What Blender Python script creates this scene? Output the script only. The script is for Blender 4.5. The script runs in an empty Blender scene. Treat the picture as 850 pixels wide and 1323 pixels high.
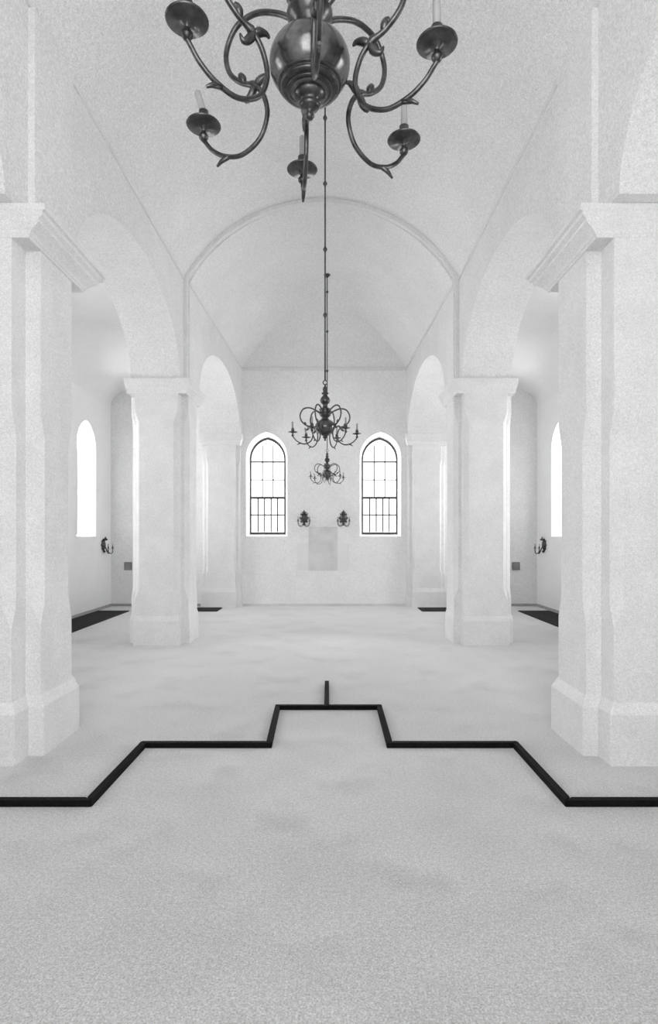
import bpy, bmesh, math, random
from mathutils import Vector
C = bpy.context.scene.collection
PI = math.pi
AX = -0.115
random.seed(3)

# ------------------------------------------------------------------ materials
def mat(name, col, rough=.9, metal=0., vary=.04, vscale=3., fine=0., fscale=150., bump=0., bscale=80., stain=0., sscale=.6, sheen=0.):
    m = bpy.data.materials.new(name); m.use_nodes = True
    nt = m.node_tree; N = nt.nodes; L = nt.links
    b = N['Principled BSDF']
    b.inputs['Roughness'].default_value = rough
    b.inputs['Metallic'].default_value = metal
    if rough > .75: b.inputs['Specular IOR Level'].default_value = .15
    if sheen:
        b.inputs['Sheen Weight'].default_value = sheen; b.inputs['Sheen Roughness'].default_value = .42
        b.inputs['Sheen Tint'].default_value = (1,1,1,1)
    geo = N.new('ShaderNodeNewGeometry')
    def noise(scale, detail, f0, f1, t0, t1):
        n1 = N.new('ShaderNodeTexNoise'); n1.inputs['Scale'].default_value = scale; n1.inputs['Detail'].default_value = detail
        L.new(geo.outputs['Position'], n1.inputs['Vector'])
        r1 = N.new('ShaderNodeMapRange')
        for k, v in zip(('From Min','From Max','To Min','To Max'), (f0,f1,t0,t1)): r1.inputs[k].default_value = v
        L.new(n1.outputs['Fac'], r1.inputs['Value']); return r1.outputs['Result']
    def mul(a, c):
        mu = N.new('ShaderNodeMath'); mu.operation = 'MULTIPLY'; L.new(a, mu.inputs[0]); L.new(c, mu.inputs[1]); return mu.outputs[0]
    out = noise(vscale, 6, .3, .7, col*(1-vary), col*(1+vary))
    if fine:
        out = mul(out, noise(fscale, 3, .3, .7, 1-fine, 1+fine))
        out = mul(out, noise(fscale*.37, 3, .3, .7, 1-fine*.4, 1+fine*.4))
    if stain: out = mul(out, noise(sscale, 8, .54, .70, 1, 1-stain))
    cc = N.new('ShaderNodeCombineColor')
    for i in range(3): L.new(out, cc.inputs[i])
    L.new(cc.outputs[0], b.inputs['Base Color'])
    if bump:
        n3 = N.new('ShaderNodeTexNoise'); n3.inputs['Scale'].default_value = bscale; n3.inputs['Detail'].default_value = 4
        L.new(geo.outputs['Position'], n3.inputs['Vector'])
        bp = N.new('ShaderNodeBump'); bp.inputs['Strength'].default_value = bump; bp.inputs['Distance'].default_value = .01
        L.new(n3.outputs['Fac'], bp.inputs['Height']); L.new(bp.outputs['Normal'], b.inputs['Normal'])
    return m

M = {}
M['plaster'] = mat('white_plaster', .88, .95, 0, .025, 2.5, .14, 75, .25, 50)
M['pillar'] = mat('uneven_pillar_plaster', .83, .95, 0, .04, 3.5, .16, 165, .2, 14)
M['nave'] = mat('nave_wall_plaster', .82, .95, 0, .03, 2.5, .16, 100, .25, 50)  # same white plaster, darkened: dimmer arch soffits put into the colour
M['aisle'] = mat('lit_aisle_plaster', .94, .95, 0, .015, 2.5, .06, 80, .2, 60)  # same white plaster, lightened: the aisles' brighter light put into the colour
M['vault'] = mat('vault_plaster', .815, .95, 0, .025, 1.6, .17, 90, .25, 50)
M['trim'] = mat('trim_plaster', .80, .95, 0, .03, 4., .12, 100, .2, 60)
M['carpet'] = mat('grey_carpet', .515, 1., 0, .075, 2.0, .33, 135, .55, 120, .17, 2.1, .85)
M['skirt'] = mat('skirting_grey', .42, .8, 0, .1, 5)
M['beam'] = mat('black_beam', .005, .8, 0, .4, 30, .3, 90, .3, 120)
M['brass'] = mat('dark_brass', .09, .29, .85, .4, 22, .15, 80)
M['globe'] = mat('polished_brass', .15, .24, .9, .3, 14, .2, 60, .05, 40)
M['candle'] = mat('candle_wax', .36, .6, 0, .08, 10)
M['iron'] = mat('window_frame_paint', .05, .6, 0, .2, 10)
M['mat'] = mat('dark_floor_mat', .03, .95, 0, .3, 12, .3, 120, .4, 150)
M['stone'] = mat('grey_stone', .72, .9, 0, .10, 3, .05, 90, .2, 50)
M['stone2'] = mat('pale_stone', .84, .9, 0, .03, 3, .03, 90, .2, 50)
M['vent'] = mat('vent_grey', .22, .7, 0, .1, 8)
g = bpy.data.materials.new('window_glass'); g.use_nodes = True
nt = g.node_tree; nt.nodes.clear()
o_ = nt.nodes.new('ShaderNodeOutputMaterial'); tr = nt.nodes.new('ShaderNodeBsdfTransparent'); gl = nt.nodes.new('ShaderNodeBsdfGlossy')
mx = nt.nodes.new('ShaderNodeMixShader'); mx.inputs[0].default_value = .04; gl.inputs['Roughness'].default_value = .1
nt.links.new(tr.outputs[0], mx.inputs[1]); nt.links.new(gl.outputs[0], mx.inputs[2]); nt.links.new(mx.outputs[0], o_.inputs[0])
M['glass'] = g

# ------------------------------------------------------------------ mesh helpers
class MB:
    def __init__(s): s.v = []; s.f = []; s.sm = []
    def add(s, vs, fs, smooth=False):
        k = len(s.v); s.v += [tuple(v) for v in vs]
        for f in fs: s.f.append([i+k for i in f]); s.sm.append(smooth)
    def box(s, x0, x1, y0, y1, z0, z1):
        s.add([(x0,y0,z0),(x1,y0,z0),(x1,y1,z0),(x0,y1,z0),(x0,y0,z1),(x1,y0,z1),(x1,y1,z1),(x0,y1,z1)],
              [(0,3,2,1),(4,5,6,7),(0,1,5,4),(1,2,6,5),(2,3,7,6),(3,0,4,7)])
    def loft(s, loops, cap=True, smooth=False):
        n = len(loops[0]); vs = [p for l in loops for p in l]; fs = []
        for j in range(len(loops)-1):
            for i in range(n):
                fs.append((j*n+i, j*n+(i+1)%n, (j+1)*n+(i+1)%n, (j+1)*n+i))
        s.add(vs, fs, smooth)
        if cap:
            k = len(s.v)-len(vs)
            s.f.append([k+i for i in range(n)][::-1]); s.sm.append(False)
            s.f.append([k+(len(loops)-1)*n+i for i in range(n)]); s.sm.append(False)
    def lathe(s, prof, c=(0,0,0), seg=28, smooth=True):
        loops = []
        for r, z in prof:
            r = max(r, .0004)
            loops.append([(c[0]+r*math.cos(2*PI*i/seg), c[1]+r*math.sin(2*PI*i/seg), c[2]+z) for i in range(seg)])
        s.loft(loops, True, smooth)
    def tube(s, pts, rad, seg=10):
        pts = [Vector(p) for p in pts]; n = len(pts)
        rr = rad if isinstance(rad, (list, tuple)) else [rad]*n
        t0 = (pts[1]-pts[0]).normalized()
        up = Vector((0,0,1)) if abs(t0.z) < .9 else Vector((1,0,0))
        nrm = t0.cross(up).normalized(); loops = []
        for i in range(n):
            t = (pts[min(i+1,n-1)]-pts[max(i-1,0)]).normalized()
            nrm = (nrm - t*nrm.dot(t)).normalized(); b = t.cross(nrm)
            loops.append([pts[i]+(nrm*math.cos(2*PI*k/seg)+b*math.sin(2*PI*k/seg))*rr[i] for k in range(seg)])
        s.loft(loops, True, True)
    def build(s, name, m, parent=None):
        me = bpy.data.meshes.new(name); me.from_pydata(s.v, [], s.f)
        me.polygons.foreach_set('use_smooth', s.sm)
        bm = bmesh.new(); bm.from_mesh(me)
        bmesh.ops.recalc_face_normals(bm, faces=bm.faces); bm.to_mesh(me); bm.free()
        me.materials.append(m)
        o = bpy.data.objects.new(name, me); C.objects.link(o)
        if parent: o.parent = parent
        return o

def spline(pts, sub=6):
    P = [Vector(p) for p in pts]; out = []
    for i in range(len(P)-1):
        a = P[max(i-1,0)]; b = P[i]; c = P[i+1]; d = P[min(i+2,len(P)-1)]
        for k in range(sub):
            t = k/sub
            out.append(.5*((2*b)+(c-a)*t+(2*a-5*b+4*c-d)*t*t+(3*b-a-3*c+d)*t**3))
    out.append(P[-1]); return out

def holed(name, loops, depth, fn, m, parent=None):
    """flat wall with holes; loops are (u,v) lists; fn maps (u,v,w) to the world, w in 0..depth"""
    cu = bpy.data.curves.new('c', 'CURVE'); cu.dimensions = '2D'; cu.fill_mode = 'BOTH'; cu.extrude = depth/2
    for l in loops:
        sp = cu.splines.new('POLY'); sp.points.add(len(l)-1); sp.use_cyclic_u = True
        for p, q in zip(sp.points, l): p.co = (q[0], q[1], 0, 1)
    co = bpy.data.objects.new('c', cu); C.objects.link(co)
    dg = bpy.context.evaluated_depsgraph_get(); dg.update()
    me = bpy.data.meshes.new_from_object(co.evaluated_get(dg))
    bpy.data.objects.remove(co)
    bm = bmesh.new(); bm.from_mesh(me)
    bmesh.ops.remove_doubles(bm, verts=bm.verts, dist=1e-5)
    for v in bm.verts: v.co = Vector(fn(v.co.x, v.co.y, v.co.z+depth/2))
    bmesh.ops.recalc_face_normals(bm, faces=bm.faces)
    for f in bm.faces: f.smooth = False
    bm.to_mesh(me); bm.free(); me.name = name
    me.materials.clear(); me.materials.append(m)
    o = bpy.data.objects.new(name, me); C.objects.link(o)
    if parent: o.parent = parent
    return o

def struct(o): o['kind'] = 'structure'; return o
def thing(name, label, cat, loc=(0,0,0), rz=0, group=None):
    o = bpy.data.objects.new(name, None); C.objects.link(o); o.empty_display_size = .1
    o.location = loc; o.rotation_euler = (0,0,rz); o['label'] = label; o['category'] = cat
    if group: o['group'] = group
    return o
def tag(o, label, cat, group=None):
    o['label'] = label; o['category'] = cat
    if group: o['group'] = group
    return o

# ------------------------------------------------------------------ sizes
HW = 2.08; HO = 2.80        # arcade wall faces (half widths from the axis)
YS = 8.79                   # where the back bay begins
SW = 4.88                   # side walls
YB = 13.2; YF = -2.0
def hb(y): return 2.012-.127*(y-YS)/(YB-YS)    # back bay narrows slightly
ZI = 3.92                   # impost top
ZC = 5.5; RISE = 1.20       # nave cornice, vault rise
ZCB = 5.45; RISEB = 1.195
PY = [4.5, 8.92]
def seg_h(k, a, r):
    """height of a circular segment of half width a and rise r at |x| = k*a"""
    R = (a*a+r*r)/(2*r); return math.sqrt(R*R-(k*a)**2)-(R-r)

# ------------------------------------------------------------------ floor and walls
b = MB(); b.box(AX-5.3, AX+5.3, YF-.35, YB+.35, -.15, 0); struct(b.build('floor', M['carpet']))

def arch_loop(cx, w, sill, spring, rise, n=12):
    a = w/2; x0 = (a*a-rise*rise)/(2*a); R = a-x0; th = math.atan2(rise, -x0)
    right = [(cx+x0+R*math.cos(th*i/n), spring+R*math.sin(th*i/n)) for i in range(n+1)]
    left = [(2*cx-x, z) for x, z in right[::-1]][1:]
    return [(cx-a, sill), (cx+a, sill)] + right + left

WIN_B = [-1.43, 1.18]
WIN_S = [3.03, 7.45, 11.87]
def hole(cx, w=.94): return arch_loop(cx, w, 1.60, 3.42, .57)
struct(holed('wall_back', [[(AX-5.2,0),(AX+5.2,0),(AX+5.2,7),(AX-5.2,7)]]+[hole(c,.944) for c in WIN_B], .3,
             lambda u,v,w: (u, YB+w, v), M['plaster']))
struct(holed('wall_left', [[(YF,0),(YB,0),(YB,5.0),(YF,5.0)]]+[hole(c,.944) for c in WIN_S], .43,
             lambda u,v,w: (AX-SW-w, u, v), M['aisle']))
struct(holed('wall_right', [[(YF,0),(YB,0),(YB,5.0),(YF,5.0)]]+[hole(c,.944) for c in WIN_S], .43,
             lambda u,v,w: (AX+SW+w, u, v), M['aisle']))
struct(holed('wall_front', [[(AX-5.2,0),(AX+5.2,0),(AX+5.2,7),(AX-5.2,7)], arch_loop(AX, 3.0, .9, 3.8, 1.3)], .3,
             lambda u,v,w: (u, YF-w, v), M['plaster']))  # arched opening is invented, added to let the fill lamp in

# arcade walls with low elliptical arches
def ell(y0, y1, n=28, rise=1.05):
    c = (y0+y1)/2; a = (y1-y0)/2
    return [(c-a*math.cos(PI*i/n), ZI+rise*math.sin(PI*i/n)) for i in range(n+1)]
prof = [(YF,0),(.53,0)] + ell(.53,3.90) + ell(4.95,8.47) + [(YS,ZI),(YS,ZC),(YF,ZC)]
prof2 = [(YS,ZI)] + ell(9.37,12.95) + [(YB,ZI),(YB,ZCB),(YS,ZCB)]
for side, s in (('left',-1),('right',1)):
    struct(holed('wall_nave_'+side, [prof], HO-HW, lambda u,v,w: (AX+s*(HW+w), u, v), M['nave']))
    struct(holed('wall_chancel_'+side, [prof2], 1., lambda u,v,w: (AX+s*(hb(u)*(1-w)+HO*w), u, v), M['nave']))

# nave vault: segmental barrel, then a narrower barrel with a hipped end (creases along the diagonals)
def vz(k): return ZC+seg_h(min(1,k), HW, RISE)
def vz2(k, t=0):
    k = min(1, k); return ZCB+seg_h(k, 1.95, RISEB)*(1-t)+RISEB*(1-k)*t
def grid(b, fn, n, m):
    vs = [fn(i/n, j/m) for j in range(m+1) for i in range(n+1)]
    fs = [(j*(n+1)+i, j*(n+1)+i+1, (j+1)*(n+1)+i+1, (j+1)*(n+1)+i) for j in range(m) for i in range(n)]
    b.add(vs, fs, True)
b = MB(); grid(b, lambda p,q: (AX+HW*(2*p-1), YF+(YS-.01-YF)*q, vz(abs(2*p-1))), 48, 6); struct(b.build('ceiling', M['vault']))
b = MB(); HD = 1.92; y1 = YB-HD; TT = .65
def pt(u, y, z): return (AX+hb(y)*u, y, z)
grid(b, lambda p,q: pt(2*p-1, YS+(y1-YS)*q, vz2(abs(2*p-1))), 48, 2)
for s in (-1,1):   # side facets of the hip
    grid(b, lambda p,q: pt(s*p, y1+HD*p*q, vz2(p, TT*q)), 24, 12)
grid(b, lambda p,q: pt(p*(2*q-1), y1+HD*p, vz2(p, TT)), 24, 24)  # end facet
struct(b.build('ceiling', M['vault']))
# aisle ceilings
for s in (-1, 1):
    b = MB(); n = 14; vs = []; fs = []
    for i in range(n+1):
        t = PI/2*i/n
        z = 4.6+.65*math.sin(t); x = HO+(SW-HO)*math.cos(t)
        vs += [(AX+s*x, YF, z), (AX+s*x, YB, z)]
    for i in range(n): fs.append((2*i, 2*i+2, 2*i+3, 2*i+1))
    b.add(vs, fs, True); struct(b.build('ceiling', M['aisle']))

# transverse rib with wall strips over the middle pillars
tn = 1
def band(a, z0, r, y0, y1, zfoot, m):
    global tn
    n = 40; b = MB(); X = HW+.02; sec = []
    for i in range(n+1):
        k = -1+2*i/n
        sec.append((a*k, z0+seg_h(abs(k), a, r), X*k, ZC+.03+seg_h(abs(k), HW, RISE)))
    foot = lambda s: [(AX+s*a,y0,zfoot),(AX+s*a,y1,zfoot),(AX+s*X,y1,zfoot),(AX+s*X,y0,zfoot)]
    loops = [foot(-1)] + [[(AX+xi,y0,zi),(AX+xi,y1,zi),(AX+xo,y1,zo),(AX+xo,y0,zo)] for xi,zi,xo,zo in sec] + [foot(1)]
    b.loft(loops); struct(b.build('trim_%d' % tn, m)); tn += 1
band(2.03, ZC-.02, RISE-.035, 8.69, 8.775, ZI, M['trim'])
# stepped diaphragm where the narrower back bay begins
band(2.012, ZCB, RISEB, 8.775, 8.80, ZI, M['trim'])
# plain strips above the near pillars
for s in (-1,1):
    x0, x1 = sorted((AX+s*(HW-.05), AX+s*(HW+.01)))
    b = MB(); b.box(x0, x1, PY[0]-.30, PY[0]+.33, ZI, ZC-.04); struct(b.build('trim_%d' % tn, M['nave'])); tn += 1
# cornice line of the nave
for s in (-1,1):
    x0, x1 = sorted((AX+s*(HW-.016), AX+s*(HW+.02)))
    b = MB(); b.box(x0, x1, YF, 8.688, ZC-.034, ZC+.012); struct(b.build('trim_%d' % tn, M['trim'])); tn += 1
    b = MB(); loops = []
    for y in (8.802, YB):
        h = hb(y); loops.append([(AX+s*(h-.016),y,ZCB-.032),(AX+s*(h+.02),y,ZCB-.032),(AX+s*(h+.02),y,ZCB+.010),(AX+s*(h-.016),y,ZCB+.010)])
    b.loft(loops); struct(b.build('trim_%d' % tn, M['trim'])); tn += 1
h = hb(YB)
b = MB(); b.box(AX-h+.03, AX+h-.03, YB-.03, YB, ZCB-.045, ZCB+.01); struct(b.build('trim_%d' % tn, M['trim'])); tn += 1
# skirting
for side, x0, x1 in (('back_left', AX-SW, AX-2.83), ('back', AX-1.86, AX+1.86), ('back_right', AX+2.83, AX+SW)):
    b = MB(); b.box(x0, x1, YB-.02, YB, 0, .06); struct(b.build('baseboard_'+side, M['skirt'] if side != 'back' else M['stone']))
for side, s in (('left',-1),('right',1)):
    b = MB(); x0, x1 = sorted((AX+s*(SW-.02), AX+s*SW)); b.box(x0, x1, YF, YB-.02, 0, .06); struct(b.build('baseboard_'+side, M['skirt']))

# ------------------------------------------------------------------ windows
def window(n, cx, D, fn):
    b = MB()
    A = arch_loop(cx, .94, 1.60, 3.42, .57); B = arch_loop(cx, .82, 1.65, 3.40, .50)
    b.loft([[fn(u,v,0) for u,v in A], [fn(u,v,D) for u,v in B]], cap=False)
    root = struct(b.build('window_%d' % n, M['aisle']))
    F = arch_loop(cx, .82, 1.65, 3.40, .50); G = arch_loop(cx, .765, 1.695, 3.39, .468)
    holed('window_frame', [F, G], .04, lambda u,v,w: fn(u,v,D-.04+w), M['iron'], root)
    def bar(u0,u1,v0,v1,d0=-.035,d1=-.005):
        bb = MB(); p = [fn(u,v,D+d) for d in (d0,d1) for u,v in ((u0,v0),(u1,v0),(u1,v1),(u0,v1))]
        bb.loft([p[:4], p[4:]]); bb.build('glazing_bar', M['iron'], root)
    a = .38
    for z, t in ((3.34,.016),(2.92,.011),(2.50,.025),(2.10,.014)): bar(cx-a, cx+a, z-t, z+t)
    for u in (-.228,-.076,.076,.228): bar(cx+u-.0145, cx+u+.0145, 1.70, 2.474, -.03,-.01)
    for u in (-.125,.125): bar(cx+u-.012, cx+u+.012, 2.526, 3.72, -.03,-.01)
    p = MB(); p.add([fn(u,v,D-.02) for u,v in G], [list(range(len(G)))]); p.build('pane', M['glass'], root)
    return root
wn = 1
for c in WIN_B: window(wn, c, .29, lambda u,v,d: (u, YB+d, v)); wn += 1
for s in (-1,1):
    for c in WIN_S: window(wn, c, .42, lambda u,v,d: (AX+s*(SW+d), u, v)); wn += 1

# ------------------------------------------------------------------ pillars
def cross(o, c, z, ax=.41, wy=.26, by=.45, wx=.30):
    ax += o; wy += o; by += o; wx += o
    P = [(ax,-wy,1),(ax,wy,1),(wx,wy,0),(wx,by,1),(-wx,by,1),(-wx,wy,0),(-ax,wy,1),(-ax,-wy,1),(-wx,-wy,0),(-wx,-by,1),(wx,-by,1),(wx,-wy,0)]
    out = []
    for i,(x,y,k) in enumerate(P):
        if not k: out.append((x,y,z)); continue
        p = Vector((x,y)); a = Vector(P[i-1][:2]); d = Vector(P[(i+1)%12][:2])
        q = p+(a-p).normalized()*c; r = p+(d-p).normalized()*c
        out += [(q.x,q.y,z),(r.x,r.y,z)]
    return out
def pillar(s, cy, label, c0, c1, pi, pf, pb, o, ho=0):
    t = thing('compound_pier', label, 'pillar', (AX+s*2.42, cy, 0), 0, 'white compound nave pillars')
    b = MB(); b.loft([cross(o+ho,.008,0), cross(o+ho,.008,.355), cross(o*.8+ho,.008,.375), cross(.004+ho,.008,.43)]); b.build('plinth', M['pillar'], t)
    b = MB(); b.loft([cross(ho,c,z) for z,c in ((.43,.006),(c0,.006),(c0+.16,.066),(c1-.18,.066),(c1,.006),(3.70,.006))]); b.build('shaft', M['pillar'], t)
    b = MB()
    def rect(p, z):
        x0 = -.41-ho-p*(pi if s > 0 else .04); x1 = .41+ho+p*(pi if s < 0 else .04)
        return [(x0,-.45-ho-p*pf,z),(x1,-.45-ho-p*pf,z),(x1,.45+ho+p*pb,z),(x0,.45+ho+p*pb,z)]
    b.loft([rect(p,z) for p,z in ((.0,3.70),(.08,3.702),(.12,3.72),(.16,3.722),(.24,3.745),(.45,3.775),(.62,3.795),(.66,3.80),(.66,3.82),(.82,3.835),(.86,3.84),(.86,3.865),(1.0,3.875),(1.0,3.90),(.95,3.918))])
    b.build('impost', M['pillar'], t)
pillar(-1, PY[0], 'large white plastered pillar at the left edge beside the nearest bar', .95, 2.50, .15, .05, .16, .045)
pillar(1, PY[0], 'large white plastered pillar at the right edge beside the nearest bar', .95, 2.50, .15, .05, .16, .045)
pillar(-1, PY[1], 'white plastered pillar standing free in mid nave, on the left', .66, 3.45, .065, .025, .09, .02, .02)
pillar(1, PY[1], 'white plastered pillar standing free in mid nave, on the right', .66, 3.45, .065, .025, .09, .02, .02)

def tee(o, c, z, ax=.43, wx=.33, d1=.10, d2=.19):
    ax += o; wx += o; d1 += o; d2 += o; e = -.006
    return [(ax,e,z),(-ax,e,z),(-ax,-d1+c,z),(-ax+c,-d1,z),(-wx,-d1,z),(-wx,-d2+c,z),(-wx+c,-d2,z),(wx-c,-d2,z),(wx,-d2+c,z),(wx,-d1,z),(ax-c,-d1,z),(ax,-d1+c,z)]
def pilaster(s, label):
    t = thing('pilaster', label, 'pilaster', (AX+s*2.33, YB, 0), 0, 'pilasters on the back wall')
    b = MB(); b.loft([tee(.02,.006,0), tee(.02,.006,.34), tee(.003,.006,.43)]); b.build('plinth', M['pillar'], t)
    b = MB(); b.loft([tee(0,c,z) for z,c in ((.43,.006),(.72,.006),(.86,.04),(3.2,.04),(3.36,.006),(3.66,.006))]); b.build('shaft', M['pillar'], t)
    b = MB(); e = -.006
    def rect(p, z): return [(-.43-p,e,z),(-.43-p,-.19-p,z),(.43+p,-.19-p,z),(.43+p,e,z)]
    b.loft([rect(p,z) for p,z in ((0,3.66),(.010,3.66),(.012,3.69),(.035,3.74),(.035,3.77),(.05,3.78),(.05,3.918))]); b.build('impost', M['pillar'], t)
pilaster(-1, 'white pilaster on the back wall left of the left arched window')
pilaster(1, 'white pilaster on the back wall right of the right arched window')

# ------------------------------------------------------------------ black bars on the floor (mitred zigzag)
pts = [(-2.75,3.425),(-1.425,3.425),(-1.408,4.37),(-.455,4.37),(-.475,5.325),(.465,5.325),(.46,4.37),(1.413,4.37),(1.42,3.425),(2.75,3.425)]
P = [Vector(p) for p in pts]; hw = .0225; hh = .04
def nrm(a, b): d = (b-a).normalized(); return Vector((-d.y, d.x))
mit = []
for i in range(len(P)):
    if i == 0: m = nrm(P[0],P[1])
    elif i == len(P)-1: m = nrm(P[-2],P[-1])
    else:
        n1 = nrm(P[i-1],P[i]); n2 = nrm(P[i],P[i+1]); m = (n1+n2).normalized(); m = m/max(.3, m.dot(n1))
    mit.append(m)
labels = ['black bar on the floor running out of the frame at the left, nearest the camera',
 'black lengthwise bar, leftmost of the floor zigzag, slanting away from camera',
 'black crosswise bar on the floor left of the centre step, before the left pillar',
 'short black lengthwise bar on the left side of the centre step of the zigzag',
 'black crosswise bar across the far end of the zigzag, touching the short stub',
 'short black lengthwise bar on the right side of the centre step of the zigzag',
 'black crosswise bar on the floor right of the centre step, before the right pillar',
 'black lengthwise bar, rightmost of the floor zigzag, slanting away from camera',
 'black bar on the floor running out of the frame at the right, nearest the camera']
def beam(q, label):
    b = MB()
    ctr = sum((Vector(x) for x in q), Vector((0,0)))/4
    def sc(k, z): return [(v.x-ctr.x+(ctr-v).normalized().x*k, v.y-ctr.y+(ctr-v).normalized().y*k, z) for v in [Vector(x) for x in q]]
    b.loft([sc(.001,0), sc(.001,hh-.004), sc(.007,hh)])
    o = b.build('black_bar', M['beam']); o.location = (ctr.x, ctr.y, 0.0005); tag(o, label, 'bar', 'black bars laid in a zigzag on the carpet')
for i in range(len(P)-1):
    d = (P[i+1]-P[i]).normalized()*.0015
    a0, a1 = P[i]+d, P[i+1]-d
    beam([a0+mit[i]*hw, a0-mit[i]*hw, a1-mit[i+1]*hw, a1+mit[i+1]*hw], labels[i])
beam([(-.045,5.352),(.0,5.352),(.0,6.23),(-.045,6.23)], 'black stub bar pointing from the far end of the zigzag towards the back wall')

# ------------------------------------------------------------------ dark mats in the aisles
for x0, x1, y0, y1, lab in (
  (AX-4.82, AX-4.15, 9.4, 12.3, 'dark runner mat on the floor along the left aisle wall'),
  (AX+4.15, AX+4.82, 9.4, 12.3, 'dark runner mat on the floor along the right aisle wall'),
  (-3.3, -2.38, 12.25, 12.85, 'dark mat on the floor at the foot of the left pilaster'),
  (1.98, 3.1, 12.25, 12.85, 'dark mat on the floor at the foot of the right pilaster')):
    cx, cy = (x0+x1)/2, (y0+y1)/2; hx, hy = (x1-x0)/2, (y1-y0)/2
    b = MB(); b.loft([[(-hx+k,-hy+k,z),(hx-k,-hy+k,z),(hx-k,hy-k,z),(-hx+k,hy-k,z)] for k,z in ((0,0),(0,.012),(.01,.018))])
    o = b.build('runner_mat', M['mat']); o.location = (cx,cy,.0005); tag(o, lab, 'mat', 'dark aisle mats')

# ------------------------------------------------------------------ stone panel between the windows
t = thing('wall_plaque', 'faint grey rectangular stone plaque low on back wall between the two windows', 'plaque', (-.135, YB, .82))
for x0, x1 in ((-.59,-.332),(.332,.60)):
    b = MB(); b.box(x0,x1,-.011,-.001,0,.62); b.build('side_panel', M['stone2'], t)
b = MB(); b.box(-.33,.33,-.011,-.001,0,1.0); b.build('slab', M['stone'], t)

# wall boxes in the aisles
for x, lab in ((-4.60,'small grey square vent on the back wall of the left aisle'),(4.28,'small grey square vent on the back wall of the right aisle')):
    t = thing('air_vent', lab, 'vent', (x, YB, .92), 0, 'small wall vents')
    b = MB(); b.box(-.085,.085,-.03,-.001,-.09,.09); b.build('casing', M['vent'], t)
    for k in range(5):
        b = MB(); b.box(-.065,.065,-.036,-.03,-.07+k*.03,-.055+k*.03); b.build('slat', M['skirt'], t)

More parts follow.
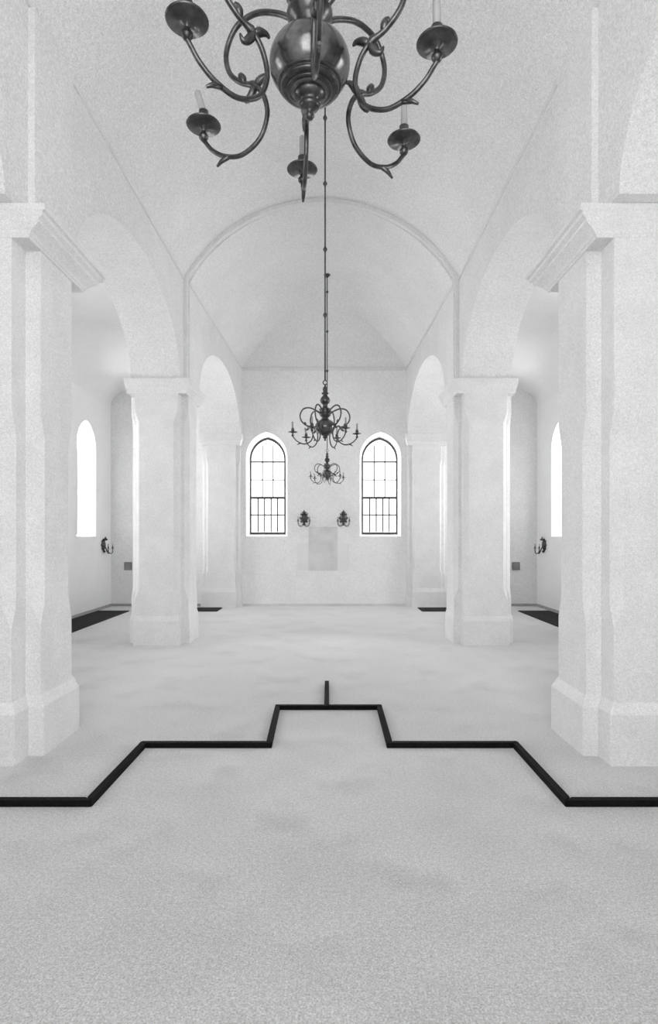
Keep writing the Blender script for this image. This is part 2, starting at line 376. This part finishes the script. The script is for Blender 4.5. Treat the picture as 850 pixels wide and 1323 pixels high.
# ------------------------------------------------------------------ chandeliers
PAN = [(0,-.062),(.010,-.058),(.019,-.046),(.020,-.036),(.009,-.022),(.010,-.012),(.024,-.005),(.027,.0),(.046,.0),(.050,.004),(.068,.004),(.073,.008),(.071,.012),(.058,.010),(.026,.006),(0,.006)]
SOCK = [(0,.002),(.018,.002),(.012,.014),(.015,.022),(.025,.034),(.025,.05),(.019,.054),(.021,.068),(.015,.07),(0,.07)]
def sc(prof, s): return [(r*s, z*s) for r, z in prof]
ARM = [(.07,.20),(.14,.25),(.24,.288),(.335,.268),(.385,.18),(.37,.09),(.31,.028),(.245,-.005),(.205,-.06),(.19,-.14),(.225,-.225),(.31,-.268),(.395,-.25),(.455,-.21),(.488,-.17),(.50,-.155)]
LEAN = [.02, .01, -.02, .03, .05, .32]     # outward lean of each candle
GR, GZ = .157, .122
def chandelier(loc, s, rot, ztop, label):
    t = thing('chandelier', label, 'chandelier', loc, 0, 'brass globe chandeliers')
    b = MB(); b.lathe(sc([(0,-.215),(.012,-.212),(.019,-.20),(.012,-.186),(.016,-.178),(.034,-.17),(.042,-.158),(.03,-.148),(.04,-.138),(.06,-.128),(.06,-.112),(0,-.112)], s)); b.build('finial', M['brass'], t)
    b = MB(); pr = []
    for i in range(25):
        a = -PI/2+PI*i/24; pr.append((GR*math.cos(a), GZ*math.sin(a)))
    b.lathe(sc(pr, s), seg=40); gb = b.build('globe', M['globe'], t)
    for a in (-.84,-1.0,-.70):
        b = MB(); r0, z0 = (GR+.001)*math.cos(a), (GZ+.001)*math.sin(a); k = .006 if a == -.84 else .003
        b.lathe(sc([(r0-.006,z0-k*1.4),(r0+k*.8,z0-k),(r0+k*1.3,z0),(r0+k,z0+k),(r0-.006,z0+k*1.6)], s), seg=40)
        b.build('globe_ring', M['brass'], gb)
    b = MB(); b.lathe(sc([(0,.105),(.065,.107),(.05,.14),(.07,.16),(.088,.18),(.09,.195),(.082,.21),(.082,.255),(.095,.268),(.085,.28),(.05,.295),(0,.295)], s)); b.build('hub', M['brass'], t)
    b = MB(); b.lathe(sc([(0,.295),(.045,.295),(.033,.33),(.045,.35),(.068,.375),(.078,.41),(.066,.45),(.032,.485),(.03,.495),(.055,.508),(.055,.522),(.027,.54),(.04,.575),(.034,.605),(.014,.625),(.014,.655),(0,.66)], s)); b.build('stem', M['brass'], t)
    b = MB(); b.tube([(s*.032*math.cos(2*PI*i/20), 0, s*(.685+.032*math.sin(2*PI*i/20))) for i in range(20)]+[(s*.032,0,s*.685)], s*.008, 8); b.build('hanging_ring', M['brass'], t)
    # arms
    for k in range(6):
        az = rot+k*PI/3; ca, sa = math.sin(az), math.cos(az)   # azimuth from straight away, clockwise
        def p3(r, z, off=0): return (s*(r*ca+off*sa), s*(r*sa-off*ca), s*z)
        path = spline([p3(*q) for q in ARM], 5); n = len(path)
        rad = [s*(.0118-.003*i/(n-1)) for i in range(n)]
        for i in range(n):      # turned knops along the arm
            rad[i] += s*.006*math.exp(-((i-34)/1.0)**2)
        b = MB(); b.tube(path, rad, 10); arm = b.build('arm', M['brass'], t)
        b = MB(); b.tube([p3(.37,-.258), p3(.41,-.268), p3(.432,-.284)], [s*.010, s*.009, s*.005], 8); b.build('spur', M['brass'], arm)
        for (r, z, dr, dz) in ((.245,-.005,-.052,.024),(.245,-.005,.045,-.047),(.30,.02,.018,.04)):
            b = MB(); b.tube(spline([p3(r,z), p3(r+dr*.5,z+dz*.75), p3(r+dr,z+dz), p3(r+dr*1.25,z+dz*.6)], 3), [s*x for x in (.010,.014,.017,.016,.014,.012,.010,.008,.006,.004)], 7)
            b.build('leaf', M['brass'], arm)
        c = p3(.50,-.10)
        b = MB(); b.lathe(sc(PAN, s), c, 26); b.build('drip_pan', M['brass'], arm)
        b = MB(); b.lathe(sc(SOCK, s), c, 16); b.build('socket', M['brass'], arm)
        l = LEAN[k]
        def cp(h): return p3(.50+(h-.06)*math.sin(l), -.10+.06+(h-.06)*math.cos(l))
        b = MB(); b.tube([cp(.06),cp(.10),cp(.162),cp(.17)], [s*.0145,s*.014,s*.0135,s*.007], 14); b.build('candle', M['candle'], arm)
    # rod with ball joints up to the vault
    H = ztop-loc[2]; z0 = s*.712; r = .009
    b = MB(); b.tube([(0,0,z0),(0,0,H)], r, 8); rod = b.build('hanging_rod', M['brass'], t)
    z = z0+.76
    while z < H-.15:
        bl = MB(); bl.lathe([(0,-.035),(.012,-.03),(.012,-.02),(.022,-.012),(.025,0),(.022,.012),(.012,.02),(.012,.03),(0,.035)], (0,0,z), 14)
        bl.build('rod_joint', M['brass'], rod); z += .76
    b = MB(); b.lathe([(0,-.06),(.015,-.055),(.03,-.035),(.06,-.01),(.065,.0),(0,.0)], (0,0,H-.003), 18); b.build('ceiling_rose', M['brass'], t)
def zv(x): return vz(abs(x-AX)/HW)
chandelier((-.075,2.24,1.6+1.835), 1.0, math.radians(-6), zv(-.075), 'largest brass chandelier with globe, cut by the top edge of the picture')
chandelier((-.045,6.66,1.6+1.265), .75, math.radians(22), zv(-.045), 'brass globe chandelier on a long rod in the middle, between the arched windows')
chandelier((-.035,11.1,1.6+1.20), .66, math.radians(12), vz2(abs(-.035-AX)/1.93), 'smallest brass chandelier, hanging lowest just below the middle one')

# ------------------------------------------------------------------ sconces
def sconce(loc, rz, label):
    t = thing('candle_sconce', label, 'sconce', loc, rz, 'brass candle sconces')
    b = MB(); n = 48; loops = []
    for k, d, f in ((1.,-.001,.16),(1.,-.012,.16),(.8,-.03,.10),(.45,-.05,.03),(.1,-.058,0)):
        loops.append([(.098*k*(1+f*math.cos(8*2*PI*i/n))*math.cos(2*PI*i/n), d, .05+.125*k*(1+f*math.cos(8*2*PI*i/n))*math.sin(2*PI*i/n)) for i in range(n)])
    b.loft(loops, True, True); b.build('backplate', M['brass'], t)
    b = MB(); b.lathe([(0,0),(.03,.005),(.055,.03),(.035,.045),(.012,.055),(.018,.07),(0,.09)], (0,-.058,.145), 12); b.build('finial', M['brass'], t)
    for s in (-1,1):
        b = MB(); b.tube(spline([(0,-.05,.02),(s*.02,-.1,-.09),(s*.06,-.15,-.14),(s*.11,-.17,-.12),(s*.13,-.17,-.06)],5), .010, 8)
        a = b.build('arm', M['brass'], t)
        b = MB(); b.lathe(sc(PAN,.6), (s*.13,-.17,-.035), 18); b.build('drip_pan', M['brass'], a)
        b = MB(); b.lathe(sc(SOCK,.7), (s*.13,-.17,-.034), 12); b.build('socket', M['brass'], a)
        b = MB(); b.lathe([(0,0),(.01,0),(.009,.06),(0,.065)], (s*.13,-.17,.014), 10); b.build('candle', M['candle'], a)
    b = MB(); b.lathe([(0,-.07),(.012,-.06),(.03,-.04),(.018,-.01),(0,0)], (0,-.034,-.06), 12); b.build('pendant', M['brass'], t)
sconce((-.57,YB,1.97), 0, 'brass wall sconce on back wall beside the left arched window')
sconce((.33,YB,1.97), 0, 'brass wall sconce on back wall beside the right arched window')
sconce((AX-SW,12.72,1.36), PI/2, 'brass wall sconce on the left aisle wall past the side window')
sconce((AX+SW,12.72,1.36), -PI/2, 'brass wall sconce on the right aisle wall past the side window')

# ------------------------------------------------------------------ light
def area(loc, rot, sx, sy, p):
    l = bpy.data.lights.new('daylight_and_fill', 'AREA'); l.shape = 'RECTANGLE'; l.size = sx; l.size_y = sy; l.energy = p
    o = bpy.data.objects.new('daylight_and_fill', l); C.objects.link(o); o.location = loc; o.rotation_euler = rot
for c in WIN_B: area((c, YB+.6, 2.8), (-PI/2,0,0), 1.2, 2.7, 75)
for c, p in zip(WIN_S, (75, 155, 185)):
    area((AX-SW-.7, c, 2.8), (0,-PI/2,0), 2.7, 1.2, p)
    area((AX+SW+.7, c, 2.8), (0,PI/2,0), 2.7, 1.2, p)
area((AX, YF-.5, 3.0), (PI/2,0,0), 3.2, 4.4, 125)  # added fill lamp behind the camera, outside the invented front opening
w = bpy.data.worlds.new('World'); bpy.context.scene.world = w; w.use_nodes = True
w.node_tree.nodes['Background'].inputs[0].default_value = (1,1,1,1)
w.node_tree.nodes['Background'].inputs[1].default_value = 2.5
bpy.context.scene.view_settings.view_transform = 'Standard'

# ------------------------------------------------------------------ camera
cd = bpy.data.cameras.new('camera'); cam = bpy.data.objects.new('camera', cd); C.objects.link(cam)
cam.location = (0,0,1.6); cam.rotation_euler = (PI/2,0,0)
cd.sensor_fit = 'VERTICAL'; cd.sensor_height = 36; cd.lens = 744/1323*36; cd.shift_y = 31.5/1323
cd.clip_start = .05; cd.clip_end = 100
bpy.context.scene.camera = cam
